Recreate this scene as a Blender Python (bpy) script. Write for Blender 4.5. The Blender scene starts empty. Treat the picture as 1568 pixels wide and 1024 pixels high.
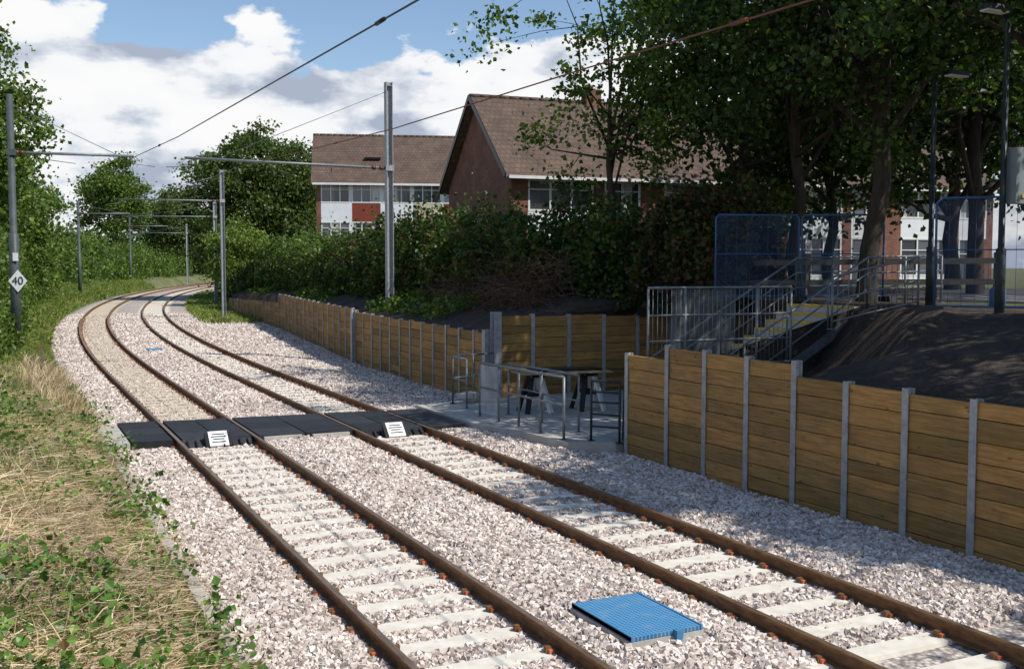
import bpy, math, random
import numpy as np
from mathutils import Vector, Matrix
rng=np.random.default_rng(7); random.seed(7)
sc=bpy.context.scene
sc.view_settings.view_transform='Standard'
try: sc.view_settings.look='None'
except Exception: pass
sc.view_settings.exposure=0

# ------------------------------------------------------------------ track geometry
def tx(y):
    y=np.asarray(y,float); yy=np.clip(y,38,170)
    return (yy-38)**2/625+np.where(y>170,(np.minimum(y,300)-170)*2*132/625,0)
def tz(y):
    return 0.008*np.clip(np.asarray(y,float)-35,0,125)
def slope(y):
    return 2*(np.clip(np.asarray(y,float),38,170)-38)/625
def P(d,y):
    m=slope(y); q=np.sqrt(1+m*m)
    return tx(y)+d/q, y-d*m/q
def WX(y):   # retaining wall X
    y=np.asarray(y,float)
    return np.where(y<23.95,10.45,np.interp(y,[23.95,37,57,76,90,300],[11.2,11.7,13.7,14.8,19.0,60]))

# ------------------------------------------------------------------ helpers
def empty(name,loc=(0,0,0),rz=0):
    o=bpy.data.objects.new(name,None); sc.collection.objects.link(o)
    o.location=loc; o.rotation_euler=(0,0,rz); o.empty_display_size=.3
    return o
def link(name,me,parent=None):
    o=bpy.data.objects.new(name,me); sc.collection.objects.link(o)
    if parent: o.parent=parent
    return o
def fast_mesh(name,V,F,mats,parent=None,rnd=None,extra=None,smooth=False,mi=None):
    V=np.asarray(V,np.float32); F=np.asarray(F,np.int32); k=F.shape[1]
    me=bpy.data.meshes.new(name)
    me.vertices.add(len(V)); me.vertices.foreach_set('co',V.ravel())
    me.loops.add(F.size); me.loops.foreach_set('vertex_index',F.ravel())
    me.polygons.add(len(F)); me.polygons.foreach_set('loop_start',np.arange(0,F.size,k,dtype=np.int32))
    me.polygons.foreach_set('loop_total',np.full(len(F),k,np.int32))
    if mi is not None: me.polygons.foreach_set('material_index',np.asarray(mi,np.int32))
    if not isinstance(mats,(list,tuple)): mats=[mats]
    for m in mats: me.materials.append(m)
    me.update(calc_edges=True)
    me.polygons.foreach_set('use_smooth',np.full(len(F),smooth))
    if rnd is not None:
        a=me.attributes.new('rnd','FLOAT','POINT'); a.data.foreach_set('value',np.asarray(rnd,np.float32))
    for kx,v in (extra or {}).items():
        a=me.attributes.new(kx,'FLOAT','POINT'); a.data.foreach_set('value',np.asarray(v,np.float32))
    return link(name,me,parent)

class MB:
    def __init__(s): s.v=[];s.f=[];s.m=[];s.r=[];s.sm=[]
    def add(s,vs,fs,mat=0,smooth=False,r=None):
        b=len(s.v); s.v+= [tuple(map(float,v)) for v in vs]
        r=random.random() if r is None else r
        s.r+=[r]*len(vs)
        for f in fs: s.f.append([b+i for i in f]); s.m.append(mat); s.sm.append(smooth)
    def box(s,c,d,rz=0,mat=0,M=None,r=None,tilt=0,taper=1):
        x,y,z=d[0]/2,d[1]/2,d[2]/2
        vs=[Vector((sx*x*(taper if sz>0 else 1),sy*y*(taper if sz>0 else 1),sz*z)) for sz in(-1,1) for sy in(-1,1) for sx in(-1,1)]
        R=Matrix.Rotation(rz,3,'Z')@Matrix.Rotation(tilt,3,'X') if M is None else M
        vs=[R@v+Vector(c) for v in vs]
        s.add(vs,[(0,2,3,1),(4,5,7,6),(0,1,5,4),(2,6,7,3),(0,4,6,2),(1,3,7,5)],mat,r=r)
    def bar(s,a,b,w,h,mat=0,r=None):
        a=Vector(a);b=Vector(b);d=b-a;L=d.length;d.normalize()
        up=Vector((0,0,1)) if abs(d.z)<.95 else Vector((1,0,0))
        x=d.cross(up).normalized(); u=x.cross(d)
        M=Matrix((x,d,u)).transposed()
        s.box((a+b)/2,(w,L,h),M=M,mat=mat,r=r)
    def tube(s,pts,rad,n=8,mat=0,r=None):
        pts=[Vector(p) for p in pts]
        if not hasattr(rad,'__len__'): rad=[rad]*len(pts)
        vs=[];fs=[];ref=None
        for i,p in enumerate(pts):
            d=(pts[min(i+1,len(pts)-1)]-pts[max(i-1,0)]).normalized()
            if ref is None: ref=Vector((0,0,1)) if abs(d.z)<.9 else Vector((1,0,0))
            x=d.cross(ref).normalized(); y=d.cross(x).normalized(); ref=x.cross(d)
            for j in range(n):
                t=2*math.pi*j/n; vs.append(p+(x*math.cos(t)+y*math.sin(t))*rad[i])
        for i in range(len(pts)-1):
            for j in range(n):
                a=i*n+j;b=i*n+(j+1)%n; fs.append((a,b,b+n,a+n))
        s.add(vs,fs,mat,True,r)
        b=len(s.v)-len(vs)
        s.f.append([b+j for j in range(n)][::-1]); s.m.append(mat); s.sm.append(False)
        s.f.append([b+(len(pts)-1)*n+j for j in range(n)]); s.m.append(mat); s.sm.append(False)
    def build(s,name,mats,parent=None,bevel=0):
        me=bpy.data.meshes.new(name); me.from_pydata(s.v,[],s.f)
        if not isinstance(mats,(list,tuple)): mats=[mats]
        for m in mats: me.materials.append(m)
        me.polygons.foreach_set('material_index',s.m); me.polygons.foreach_set('use_smooth',s.sm)
        a=me.attributes.new('rnd','FLOAT','POINT'); a.data.foreach_set('value',s.r)
        me.update(); o=link(name,me,parent)
        if bevel:
            b=o.modifiers.new('bevel','BEVEL'); b.width=bevel; b.segments=2; b.limit_method='ANGLE'
        return o

# ------------------------------------------------------------------ materials
def nodes(name):
    m=bpy.data.materials.new(name); m.use_nodes=True; nt=m.node_tree
    return m,nt,nt.nodes,nt.links,nt.nodes['Principled BSDF']
def mapped(nt,scale):
    g=nt.nodes.new('ShaderNodeNewGeometry'); mp=nt.nodes.new('ShaderNodeMapping'); mp.inputs['Scale'].default_value=scale
    nt.links.new(g.outputs['Position'],mp.inputs['Vector']); return mp.outputs[0]
def ramp(nt,fac,stops):
    r=nt.nodes.new('ShaderNodeValToRGB'); e=r.color_ramp.elements
    while len(e)<len(stops): e.new(.5)
    for i,(p,c) in enumerate(stops): e[i].position=p; e[i].color=(*c,1) if len(c)==3 else c
    nt.links.new(fac,r.inputs[0]); return r.outputs[0]
def noise(nt,vec,scale,detail=4,rough=.6):
    n=nt.nodes.new('ShaderNodeTexNoise'); n.inputs['Scale'].default_value=scale; n.inputs['Detail'].default_value=detail; n.inputs['Roughness'].default_value=rough
    nt.links.new(vec,n.inputs['Vector']); return n.outputs[0]
def math_(nt,op,a,b=None,c=None,clamp=False):
    n=nt.nodes.new('ShaderNodeMath'); n.operation=op; n.use_clamp=clamp
    for i,v in enumerate((a,b,c)):
        if v is None: continue
        if isinstance(v,(int,float)): n.inputs[i].default_value=v
        else: nt.links.new(v,n.inputs[i])
    return n.outputs[0]
def mixc(nt,f,a,b,blend='MIX'):
    n=nt.nodes.new('ShaderNodeMixRGB'); n.blend_type=blend
    for i,v in enumerate((f,a,b)):
        if isinstance(v,(int,float)): n.inputs[i].default_value=v
        elif isinstance(v,tuple): n.inputs[i].default_value=(*v,1)
        else: nt.links.new(v,n.inputs[i])
    return n.outputs[0]
def attr(nt,name):
    a=nt.nodes.new('ShaderNodeAttribute'); a.attribute_name=name; return a.outputs['Fac']
def bump(nt,h,b,strength=.4,dist=.01):
    n=nt.nodes.new('ShaderNodeBump'); n.inputs['Strength'].default_value=strength; n.inputs['Distance'].default_value=dist
    nt.links.new(h,n.inputs['Height']); nt.links.new(n.outputs[0],b.inputs['Normal'])
def M(name,c1,c2=None,rough=.8,metal=0,scale=4,aniso=(1,1,1),bmp=0,bdist=.01,rvar=0,spec=.3,bscale=None):
    m,nt,N,L,b=nodes(name)
    c2=c2 or tuple(x*.75 for x in c1)
    v=mapped(nt,aniso); n=noise(nt,v,scale,6,.65)
    col=ramp(nt,n,[(.33,c2),(.66,c1)])
    if rvar:
        f=math_(nt,'MULTIPLY_ADD',attr(nt,'rnd'),rvar,1-rvar*.5)
        c=N.new('ShaderNodeCombineXYZ')
        for i in range(3): L.new(f,c.inputs[i])
        col=mixc(nt,1.0,col,c.outputs[0],'MULTIPLY')
    L.new(col,b.inputs['Base Color'])
    b.inputs['Roughness'].default_value=rough; b.inputs['Metallic'].default_value=metal
    b.inputs['Specular IOR Level'].default_value=spec
    if bmp: bump(nt,noise(nt,v,bscale or scale*6,4,.6),b,bmp,bdist)
    return m
def leafmat(name,stops,trans=.35,rough=.45):
    m,nt,N,L,b=nodes(name)
    col=ramp(nt,attr(nt,'rnd'),stops)
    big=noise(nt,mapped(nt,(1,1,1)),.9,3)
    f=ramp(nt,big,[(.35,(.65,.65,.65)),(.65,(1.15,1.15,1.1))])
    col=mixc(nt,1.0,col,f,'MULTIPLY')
    L.new(col,b.inputs['Base Color']); b.inputs['Roughness'].default_value=rough; b.inputs['Specular IOR Level'].default_value=.3
    t=N.new('ShaderNodeBsdfTranslucent'); tc=mixc(nt,1.0,col,(1.3,1.5,.5),'MULTIPLY'); L.new(tc,t.inputs[0])
    mx=N.new('ShaderNodeMixShader'); mx.inputs[0].default_value=trans
    L.new(b.outputs[0],mx.inputs[1]); L.new(t.outputs[0],mx.inputs[2]); L.new(mx.outputs[0],N['Material Output'].inputs[0])
    return m
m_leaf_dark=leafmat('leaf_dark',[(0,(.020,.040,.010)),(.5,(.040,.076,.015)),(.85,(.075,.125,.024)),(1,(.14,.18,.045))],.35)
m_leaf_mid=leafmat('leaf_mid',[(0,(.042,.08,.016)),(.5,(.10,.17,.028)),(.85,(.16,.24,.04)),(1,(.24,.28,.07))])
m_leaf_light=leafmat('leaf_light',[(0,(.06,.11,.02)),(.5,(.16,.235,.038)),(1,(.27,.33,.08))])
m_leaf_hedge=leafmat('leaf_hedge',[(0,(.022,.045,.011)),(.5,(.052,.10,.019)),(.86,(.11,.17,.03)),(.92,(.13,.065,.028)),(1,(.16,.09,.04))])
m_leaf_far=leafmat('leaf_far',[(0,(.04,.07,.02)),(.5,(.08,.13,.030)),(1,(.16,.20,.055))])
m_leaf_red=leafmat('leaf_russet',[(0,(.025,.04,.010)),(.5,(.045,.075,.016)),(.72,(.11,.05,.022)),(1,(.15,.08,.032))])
m_ivy=leafmat('leaf_ivy',[(0,(.05,.11,.02)),(.5,(.12,.23,.042)),(.9,(.20,.32,.065)),(1,(.22,.13,.05))],.3,.4)
m_grass=leafmat('grass_blade',[(0,(.09,.155,.027)),(.5,(.19,.27,.055)),(.8,(.30,.34,.10)),(1,(.46,.38,.18))],.4,.5)
m_straw=leafmat('straw_blade',[(0,(.24,.16,.09)),(.5,(.54,.41,.25)),(1,(.78,.66,.45))],.15,.6)
m_bark=M('bark',(.075,.058,.042),(.03,.025,.018),.9,scale=3,aniso=(3,3,.7),bmp=.8,bdist=.03)
m_core=M('hedge_core_shade',(.012,.022,.007),(.006,.012,.004),.95,scale=2)  # near-black colour paints the shade inside the hedges

m_timber,nt,N,L,b=nodes('treated_timber')
v=mapped(nt,(1.3,1.3,22)); n=noise(nt,v,1.6,8,.7)
c=ramp(nt,n,[(.28,(.195,.095,.026)),(.5,(.38,.21,.062)),(.72,(.52,.32,.11))])
r_=ramp(nt,attr(nt,'rnd'),[(0,(.58,.60,.50)),(.3,(.84,.82,.76)),(.7,(1.02,1.0,.95)),(1,(1.2,1.10,1.0))])
c=mixc(nt,1,c,r_,'MULTIPLY')
blotch=noise(nt,mapped(nt,(1.0,1.0,1.8)),1.5,6,.7); c=mixc(nt,ramp(nt,blotch,[(.46,(0,0,0)),(.72,(.6,.6,.6))]),c,(.14,.115,.05))
vo=N.new('ShaderNodeTexVoronoi'); vo.inputs['Scale'].default_value=1; L.new(mapped(nt,(3.1,3.1,7)),vo.inputs['Vector'])
c=mixc(nt,ramp(nt,vo.outputs['Distance'],[(.04,(.85,.85,.85)),(.16,(0,0,0))]),c,(.08,.035,.012))
L.new(c,b.inputs['Base Color']); b.inputs['Roughness'].default_value=.78; bump(nt,n,b,.35,.006)

m_galv=M('galvanised_steel',(.44,.455,.465),(.27,.285,.295),.55,metal=.2,scale=9,bmp=.05,rvar=.25)
m_galv_dark=M('weathered_steel',(.24,.26,.27),(.15,.165,.17),.5,metal=.3,scale=6)
m_dark_steel=M('dark_painted_steel',(.035,.045,.045),(.02,.026,.026),.45,scale=5)
m_mastdark=M('green_grey_mast_paint',(.075,.09,.09),(.05,.06,.06),.5,scale=4)
m_rail=M('rusty_rail',(.25,.125,.052),(.105,.052,.025),.7,metal=.1,scale=7,aniso=(1,1,3),bmp=.15)
m_railtop=M('rail_head',(.40,.28,.18),(.18,.11,.062),.34,metal=.6,scale=5,aniso=(4,.6,1))
m_clip=M('rail_clip_insulator',(.55,.15,.065),(.28,.08,.04),.6,scale=8,rvar=.8)
m_concrete=M('concrete',(.50,.47,.42),(.36,.34,.30),.85,scale=3,bmp=.2)
m_rubber=M('black_rubber',(.034,.035,.038),(.018,.019,.021),.6,scale=6,bmp=.25,rvar=.7,bscale=60)
m_white=M('white_paint',(.80,.80,.78),(.68,.68,.66),.5,scale=3)
m_black=M('black_paint',(.015,.015,.016),None,.4)
m_yellow=M('yellow_nosing',(.60,.42,.05),None,.6)
m_orange=M('orange_plastic',(.55,.09,.03),None,.5)
m_wood=M('plywood_board',(.42,.30,.16),(.30,.20,.10),.7,scale=4)
m_oldwood=M('weathered_wood',(.16,.14,.10),(.09,.075,.05),.9,scale=4,aniso=(1,1,6))
m_asphalt=M('asphalt',(.07,.07,.075),(.045,.045,.05),.9,scale=4,bmp=.2)
m_grey_box=M('grey_cabinet',(.22,.25,.25),None,.5)
m_bl2=M('blue_plastic',(.08,.27,.48),None,.5)
m_brown=M('brown_insulator',(.12,.05,.03),None,.3)

def brickmat(name,c1,c2,mort,sx,sy,ms=.12,strg=-.5):
    m,nt,N,L,b=nodes(name)
    tc=N.new('ShaderNodeTexCoord'); sp=N.new('ShaderNodeSeparateXYZ'); L.new(tc.outputs['Object'],sp.inputs[0])
    cb=N.new('ShaderNodeCombineXYZ'); L.new(math_(nt,'ADD',sp.outputs[0],sp.outputs[1]) if sy<.2 else sp.outputs[0],cb.inputs[0]); L.new(sp.outputs[2],cb.inputs[1])
    bk=N.new('ShaderNodeTexBrick'); L.new(cb.outputs[0],bk.inputs['Vector'])
    bk.inputs['Scale'].default_value=1; bk.inputs['Brick Width'].default_value=sx; bk.inputs['Row Height'].default_value=sy
    bk.inputs['Mortar Size'].default_value=sy*ms; bk.inputs['Color1'].default_value=(*c1,1); bk.inputs['Color2'].default_value=(*c2,1); bk.inputs['Mortar'].default_value=(*mort,1)
    n=noise(nt,tc.outputs['Object'],1.2,6,.7); f=ramp(nt,n,[(.3,(.62,.63,.62)),(.7,(1.3,1.24,1.14))])
    L.new(mixc(nt,1,bk.outputs[0],f,'MULTIPLY'),b.inputs['Base Color']); b.inputs['Roughness'].default_value=.88
    bump(nt,bk.outputs['Fac'],b,strg,.02)
    return m
m_brick=brickmat('red_brick',(.24,.085,.045),(.16,.055,.035),(.18,.14,.11),.225,.075)
m_tile=brickmat('brown_roof_tiles',(.125,.085,.064),(.10,.064,.047),(.065,.046,.036),.24,.205,.09,-.3)
m_cream=M('cream_cladding',(.62,.55,.38),None,.7)
m_red=M('red_tile_hanging',(.26,.06,.035),(.18,.04,.025),.8,scale=9)
m_wpanel=M('white_cladding',(.80,.82,.83),(.70,.72,.74),.6,scale=2)
m_glass,nt,N,L,b=nodes('window_glass')
L.new(ramp(nt,attr(nt,'rnd'),[(0,(.02,.025,.03)),(.5,(.07,.08,.09)),(.8,(.16,.17,.18)),(1,(.45,.45,.44))]),b.inputs['Base Color']); b.inputs['Roughness'].default_value=.12; b.inputs['Specular IOR Level'].default_value=.7

def netmat(name,col,alpha):
    m,nt,N,L,b=nodes(name)
    L.new(mixc(nt,noise(nt,mapped(nt,(1,1,1)),2),col,tuple(x*.6 for x in col)),b.inputs['Base Color']); b.inputs['Roughness'].default_value=.6
    t=N.new('ShaderNodeBsdfTransparent'); mx=N.new('ShaderNodeMixShader')
    n=noise(nt,mapped(nt,(1,1,1)),1.3,3); L.new(math_(nt,'MULTIPLY',n,alpha*2),mx.inputs[0])
    L.new(t.outputs[0],mx.inputs[1]); L.new(b.outputs[0],mx.inputs[2]); L.new(mx.outputs[0],N['Material Output'].inputs[0])
    return m
m_bluenet=netmat('blue_debris_netting',(.03,.075,.16),.30)
m_whitenet=netmat('white_mesh',(.7,.72,.74),.5)
m_greynet=netmat('grey_wire_mesh',(.20,.22,.23),.35)
m_blueframe=M('blue_fence_frame',(.05,.13,.30),None,.5)

m_blue,nt,N,L,b=nodes('blue_grp_grating')
ck=N.new('ShaderNodeTexVoronoi'); ck.feature='F1'; ck.distance='CHEBYCHEV'; ck.inputs['Randomness'].default_value=0; ck.inputs['Scale'].default_value=1
L.new(mapped(nt,(24,24,.01)),ck.inputs['Vector'])
cb_=ramp(nt,ck.outputs['Distance'],[(.28,(.03,.12,.24)),(.36,(.10,.31,.54))])
cb_=mixc(nt,ramp(nt,noise(nt,mapped(nt,(1,1,1)),5,6,.7),[(.5,(0,0,0)),(.8,(.5,.5,.5))]),cb_,(.30,.38,.42))
L.new(cb_,b.inputs['Base Color']); b.inputs['Roughness'].default_value=.55
bump(nt,ck.outputs['Distance'],b,.6,.01)

def ballastmat(name,sheet):
    m,nt,N,L,b=nodes(name)
    tan=(.46,.37,.26)
    if sheet:
        v=mapped(nt,(1,1,1)); vo=N.new('ShaderNodeTexVoronoi'); vo.inputs['Scale'].default_value=21; L.new(v,vo.inputs['Vector'])
        c=ramp(nt,vo.outputs['Color'],[(.1,(.36,.31,.28)),(.5,(.57,.51,.465)),(.9,(.78,.72,.67))])
        edge=ramp(nt,vo.outputs['Distance'],[(.25,(1,1,1)),(.75,(.42,.40,.38))])  # shade in the gaps between stones, painted into the sheet colour
        c=mixc(nt,1,c,edge,'MULTIPLY'); bump(nt,vo.outputs['Distance'],b,-1,.05)
    else:
        r=attr(nt,'rnd')
        c=ramp(nt,r,[(0,(.28,.235,.205)),(.2,(.48,.40,.35)),(.5,(.67,.58,.515)),(.8,(.80,.72,.655)),(1,(.87,.82,.76))])
        n=noise(nt,mapped(nt,(1,1,1)),45,3); c=mixc(nt,1,c,ramp(nt,n,[(.3,(.80,.79,.78)),(.7,(1.06,1.06,1.06))]),'MULTIPLY')
    big=noise(nt,mapped(nt,(1,1,1)),.6,5,.65); c=mixc(nt,1,c,ramp(nt,big,[(.35,(.86,.845,.83)),(.65,(1.04,1.04,1.03))]),'MULTIPLY')
    c=mixc(nt,math_(nt,'MULTIPLY',attr(nt,'dirt'),.42),c,tan)
    L.new(c,b.inputs['Base Color']); b.inputs['Roughness'].default_value=.9; b.inputs['Specular IOR Level'].default_value=.15
    return m
m_bal=ballastmat('ballast_sheet',True); m_stone=ballastmat('ballast_stone',False)
m_sleeper,nt,N,L,b=nodes('sleeper_concrete')
c=ramp(nt,noise(nt,mapped(nt,(1,1,1)),6,6),[(.3,(.58,.53,.44)),(.7,(.76,.72,.62))])
c=mixc(nt,math_(nt,'MULTIPLY',attr(nt,'dirt'),.5),c,(.42,.33,.21)); L.new(c,b.inputs['Base Color']); b.inputs['Roughness'].default_value=.85
m_ground,nt,N,L,b=nodes('ground_grass_soil')
n=noise(nt,mapped(nt,(1,1,1)),.8,8,.7); n2=noise(nt,mapped(nt,(1,1,1)),7,8,.7); n3=noise(nt,mapped(nt,(1,1,1)),1.1,5,.6)
gr=ramp(nt,n,[(.3,(.06,.10,.025)),(.5,(.12,.14,.045)),(.65,(.24,.20,.10))])
so=ramp(nt,n2,[(.3,(.028,.019,.013)),(.5,(.050,.034,.023)),(.7,(.095,.068,.044))])
so=mixc(nt,1,so,ramp(nt,n3,[(.35,(.6,.6,.6)),(.65,(1.3,1.3,1.3))]),'MULTIPLY')
st=ramp(nt,n2,[(.3,(.17,.12,.07)),(.7,(.42,.32,.19))])
gs=mixc(nt,attr(nt,'soil'),gr,so); L.new(mixc(nt,attr(nt,'dry'),gs,st),b.inputs['Base Color']); b.inputs['Roughness'].default_value=.95; bump(nt,n2,b,1,.08)

# ------------------------------------------------------------------ ground sheet
rows=sorted(set(list(np.arange(-60,0,6))+list(np.arange(0,11.5,.5))+[11.9,12.2,12.6,13.0]+list(np.arange(13.5,16.5,.5))+[16.76,16.79,23.93,23.97]+list(np.arange(17.5,23.5,1))+list(np.arange(25,80,1.5))+list(np.arange(80,200,5))+[220,260,320,450,700,1200,2200,4000]))
offL=[-2500,-900,-300,-120,-60,-35,-22,-14,-9,-6,-4,-3,-2,-1.3,-.8,-.4,0,.4,.8,1.1,1.35,1.55,1.7,1.8,4,7,9]
offR=[-.02,.06,.12,.5,.9,1.3,1.8,2.2,2.6,3.0,3.5,3.9,4.3,4.8,5.3,6,7,8,10,14,20,30,45,80,150,400,1000,2500]
V=[];soil=[];dry=[];nc=len(offL)+len(offR)
lx=np.array([-30,-6,-2,0,.6,1.2,1.6,1.75,1.85]); lz=np.array([1.2,1.1,.95,.75,.5,.15,-.12,-.25,-.4])
for y in rows:
    t=float(tx(y)); z0=float(tz(y))
    for o in offL:
        V.append((t+o,y,z0+float(np.interp(o,lx,lz))+(0.04*math.sin(o*5.1+y*1.7)*math.sin(y*2.3) if o<1.4 else 0)))
        soil.append(.1); dry.append(1.0 if (y<26 and -6<o<1.75) else (.3 if y<60 else 0))
    rec=16.78<y<23.95
    w=float(WX(y)) if not rec else 16.6
    if y>300: w=float(WX(300))
    top=1.55 if not rec else 2.45
    if y>57: top=1.55-.5*min((y-57)/19,1)
    if y>90: top=1.05-1.0*min((y-90)/20,1)
    low=12.1<y<16.78
    for o in offR:
        if o<=.06: z=z0-.4
        elif rec: z=2.5
        elif low:
            edge=float(np.interp(y,[12.2,13.0,14.5,16.78],[2.0,3.4,4.3,5.2]))
            s=min(max((o-edge+.9)/1.9,0),1); s=s*s*(3-2*s)
            z=1.0+1.5*s+random.uniform(-.05,.05)*(o<7)
        else:
            full=2.5 if y<45 else max(2.5-(y-45)*.02,1.0)
            z=z0*.8+top+(full-top)*min(o/(4.0 if y<24 else 3.0),1)**.9
            z+=.05*math.sin(o*3.7+y*1.9)*math.cos(y*1.3-o)+random.uniform(-.06,.06) if .3<o<8 else 0
        V.append((w+o,y,z)); soil.append(1.0 if o<(8 if y<24 else 4) and y<85 else .3); dry.append(0)
nr=len(rows);F=[]
for i in range(nr-1):
    for j in range(nc-1):
        a=i*nc+j; F.append((a,a+1,a+1+nc,a+nc))
fast_mesh('ground',V,F,m_ground,extra={'soil':soil,'dry':dry},smooth=True)

# ------------------------------------------------------------------ ballast bed
cols=[1.74,1.9,2.3,2.75,2.88,3.08,3.3,3.7,4.1,4.32,4.52,4.8,5.4,6.0,6.32,6.53,6.8,7.15,7.5,7.77,7.97,8.4,8.8,9.4,10.0]
def bz(d):
    return np.interp(d,[1.7,1.95,2.6,2.9,3.1,4.3,4.5,5.0,5.9,6.35,6.55,7.75,7.95,8.6,9.2,10.4,13],[-.3,-.16,-.13,-.17,-.185,-.185,-.17,-.11,-.11,-.17,-.185,-.185,-.17,-.12,-.15,-.22,-.22])
ys=np.concatenate([np.arange(-8,30,.5),np.arange(30,120,1.0),np.arange(120,262,2.0)])
V=[];dirt=[]
for y in ys:
    for k in range(len(cols)+1):
        if k<len(cols): d=cols[k]
        else:
            d=10.6 if y<24 else max(10.2,float((WX(y)-tx(y))) if y<78 else 10.3)
        x,yy=P(d,y); V.append((x,yy,float(tz(y))+float(bz(d))))
        dirt.append(1.0 if (2.9<d<4.5 and y>24) else 0.)
nc=len(cols)+1;F=[]
for i in range(len(ys)-1):
    for j in range(nc-1):
        a=i*nc+j;F.append((a,a+1,a+1+nc,a+nc))
fast_mesh('track_ballast_bed',V,F,m_bal,extra={'dirt':dirt},smooth=True)

SLP=.62
def stones(n,y0,y1,smin,smax):
    y=rng.uniform(y0,y1,n); dmax=np.where(y<24,10.38,(WX(y)-tx(y))-.1); d=1.78+rng.random(n)*(dmax-1.78)
    x,yy=P(d,y)
    keep=np.ones(n,bool)
    keep&=~((x>2.1)&(x<9.0)&(yy>20.4)&(yy<23.45))
    keep&=~((x>9.25)&(yy>17.2)&(yy<23.9)); keep&=~((x>8.6)&(yy>20.2)&(yy<23.6))
    for r in (2.98,4.42,6.43,7.87): keep&=~(np.abs(d-r)<.07)
    inb=((d>3.0)&(d<4.4))|((d>6.45)&(d<7.85))
    ph=np.abs(((y/SLP)+.5)%1-.5)*SLP
    ons=inb&(ph<.125+.02*np.sin(x*9+y*3))
    keep&=~(ons&(rng.random(n)>.05))
    keep&=~((x>4.93)&(x<5.84)&(yy>7.6)&(yy<8.9))
    d,y,x,yy=d[keep],y[keep],x[keep],yy[keep]; n=len(d)
    z=tz(y)+bz(d)+rng.uniform(-.010,.030,n)+.02*np.sin(x*3.1+y)*np.sin(y*2.3)*((d>4.9)&(d<6)|(d>8.2))
    s=rng.uniform(smin,smax,n)
    base=np.array([[sx,sy,sz] for sz in(-1,1) for sy in(-1,1) for sx in(-1,1)],float)*.5
    Vv=base[None]*(rng.uniform(.62,1.2,(n,1,3))*s[:,None,None])
    Vv=Vv+rng.normal(0,.13,(n,8,3))*s[:,None,None]
    q=rng.normal(size=(n,4)); q/=np.linalg.norm(q,axis=1)[:,None]; w,a,b_,c_=q.T
    R=np.stack([1-2*(b_*b_+c_*c_),2*(a*b_-c_*w),2*(a*c_+b_*w),2*(a*b_+c_*w),1-2*(a*a+c_*c_),2*(b_*c_-a*w),2*(a*c_-b_*w),2*(b_*c_+a*w),1-2*(a*a+b_*b_)],1).reshape(n,3,3)
    Vv=np.einsum('nij,nkj->nki',R,Vv)+np.stack([x,yy,z],1)[:,None,:]
    f=np.array([(0,2,3,1),(4,5,7,6),(0,1,5,4),(2,6,7,3),(0,4,6,2),(1,3,7,5)])
    F=(f[None]+(np.arange(n)*8)[:,None,None]).reshape(-1,4)
    dirt=((d>2.9)&(d<4.5)&(y>24)).astype(float)
    return Vv.reshape(-1,3),F,np.repeat(rng.random(n),8),np.repeat(dirt,8)
parts=[stones(98000,6.8,16,.03,.056),stones(58000,16,26,.034,.062),stones(48000,26,46,.04,.07),stones(24000,46,75,.055,.09)]
Vs=[];Fs=[];rs=[];ds=[];o=0
for v,f,r,d in parts: Vs.append(v);Fs.append(f+o);rs.append(r);ds.append(d);o+=len(v)
fast_mesh('ballast_stones',np.concatenate(Vs),np.concatenate(Fs),m_stone,rnd=np.concatenate(rs),extra={'dirt':np.concatenate(ds)})

# ------------------------------------------------------------------ tracks
prof=[(-.07,-.15),(.07,-.15),(.07,-.138),(.012,-.12),(.010,-.045),(.035,-.035),(.036,-.006),(.028,0),(-.028,0),(-.036,-.006),(-.035,-.035),(-.010,-.045),(-.012,-.12),(-.07,-.138)]
def track(name,c):
    e=empty(name)
    for side,dd in (('left_rail',-.72),('right_rail',.72)):
        ys=np.concatenate([np.arange(-8,30,1.0),np.arange(30,262,2.0)])
        V=[];
        for y in ys:
            for (px,pz) in prof:
                x,yy=P(c+dd+px,y); V.append((x,yy,float(tz(y))+pz))
        k=len(prof);F=[];mi=[]
        for i in range(len(ys)-1):
            for j in range(k):
                a=i*k+j;b=i*k+(j+1)%k;F.append((a,b,b+k,a+k)); mi.append(1 if j==7 else 0)
        fast_mesh(side,V,F,[m_rail,m_railtop],parent=e,mi=mi)
    V=[];F=[];D=[];mb=MB()
    yl=np.arange(-10*SLP,255,SLP)
    for y in yl:
        m=float(slope(y));a=-math.atan(m)
        jx=random.uniform(-.02,.02)
        if not(20.5<y<23.4):
            b=len(V); ca,sa=math.cos(a),math.sin(a)
            for (dz,w) in ((-.34,.15),(-.143,.125)):
                for (u,v_) in ((-1.25,-w),(1.25,-w),(1.25,w),(-1.25,w)):
                    x,yy=P(c,y); V.append((x+u*ca-v_*sa+jx,yy+u*sa+v_*ca,float(tz(y))+dz)); D.append(1. if (c<5 and y>24) else 0.)
            F+= [(b+4,b+5,b+6,b+7),(b,b+1,b+5,b+4),(b+1,b+2,b+6,b+5),(b+2,b+3,b+7,b+6),(b+3,b,b+4,b+7)]
            if y<70:
                for dd in (-.72,.72):
                    for s in (-1,1):
                        x,yy=P(c+dd+s*.10,y)
                        mb.box((x,yy,float(tz(y))-.124),(.05,.11,.035),a,0)
                        x,yy=P(c+dd+s*.12,y)
                        mb.box((x,yy,float(tz(y))-.112),(.05,.05,.05),a,1)
    fast_mesh('sleepers',V,F,m_sleeper,parent=e,extra={'dirt':D})
    mb.build('rail_clips',[m_clip,m_rail],e)
track('railway_track',3.70); track('railway_track',7.15)

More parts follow.
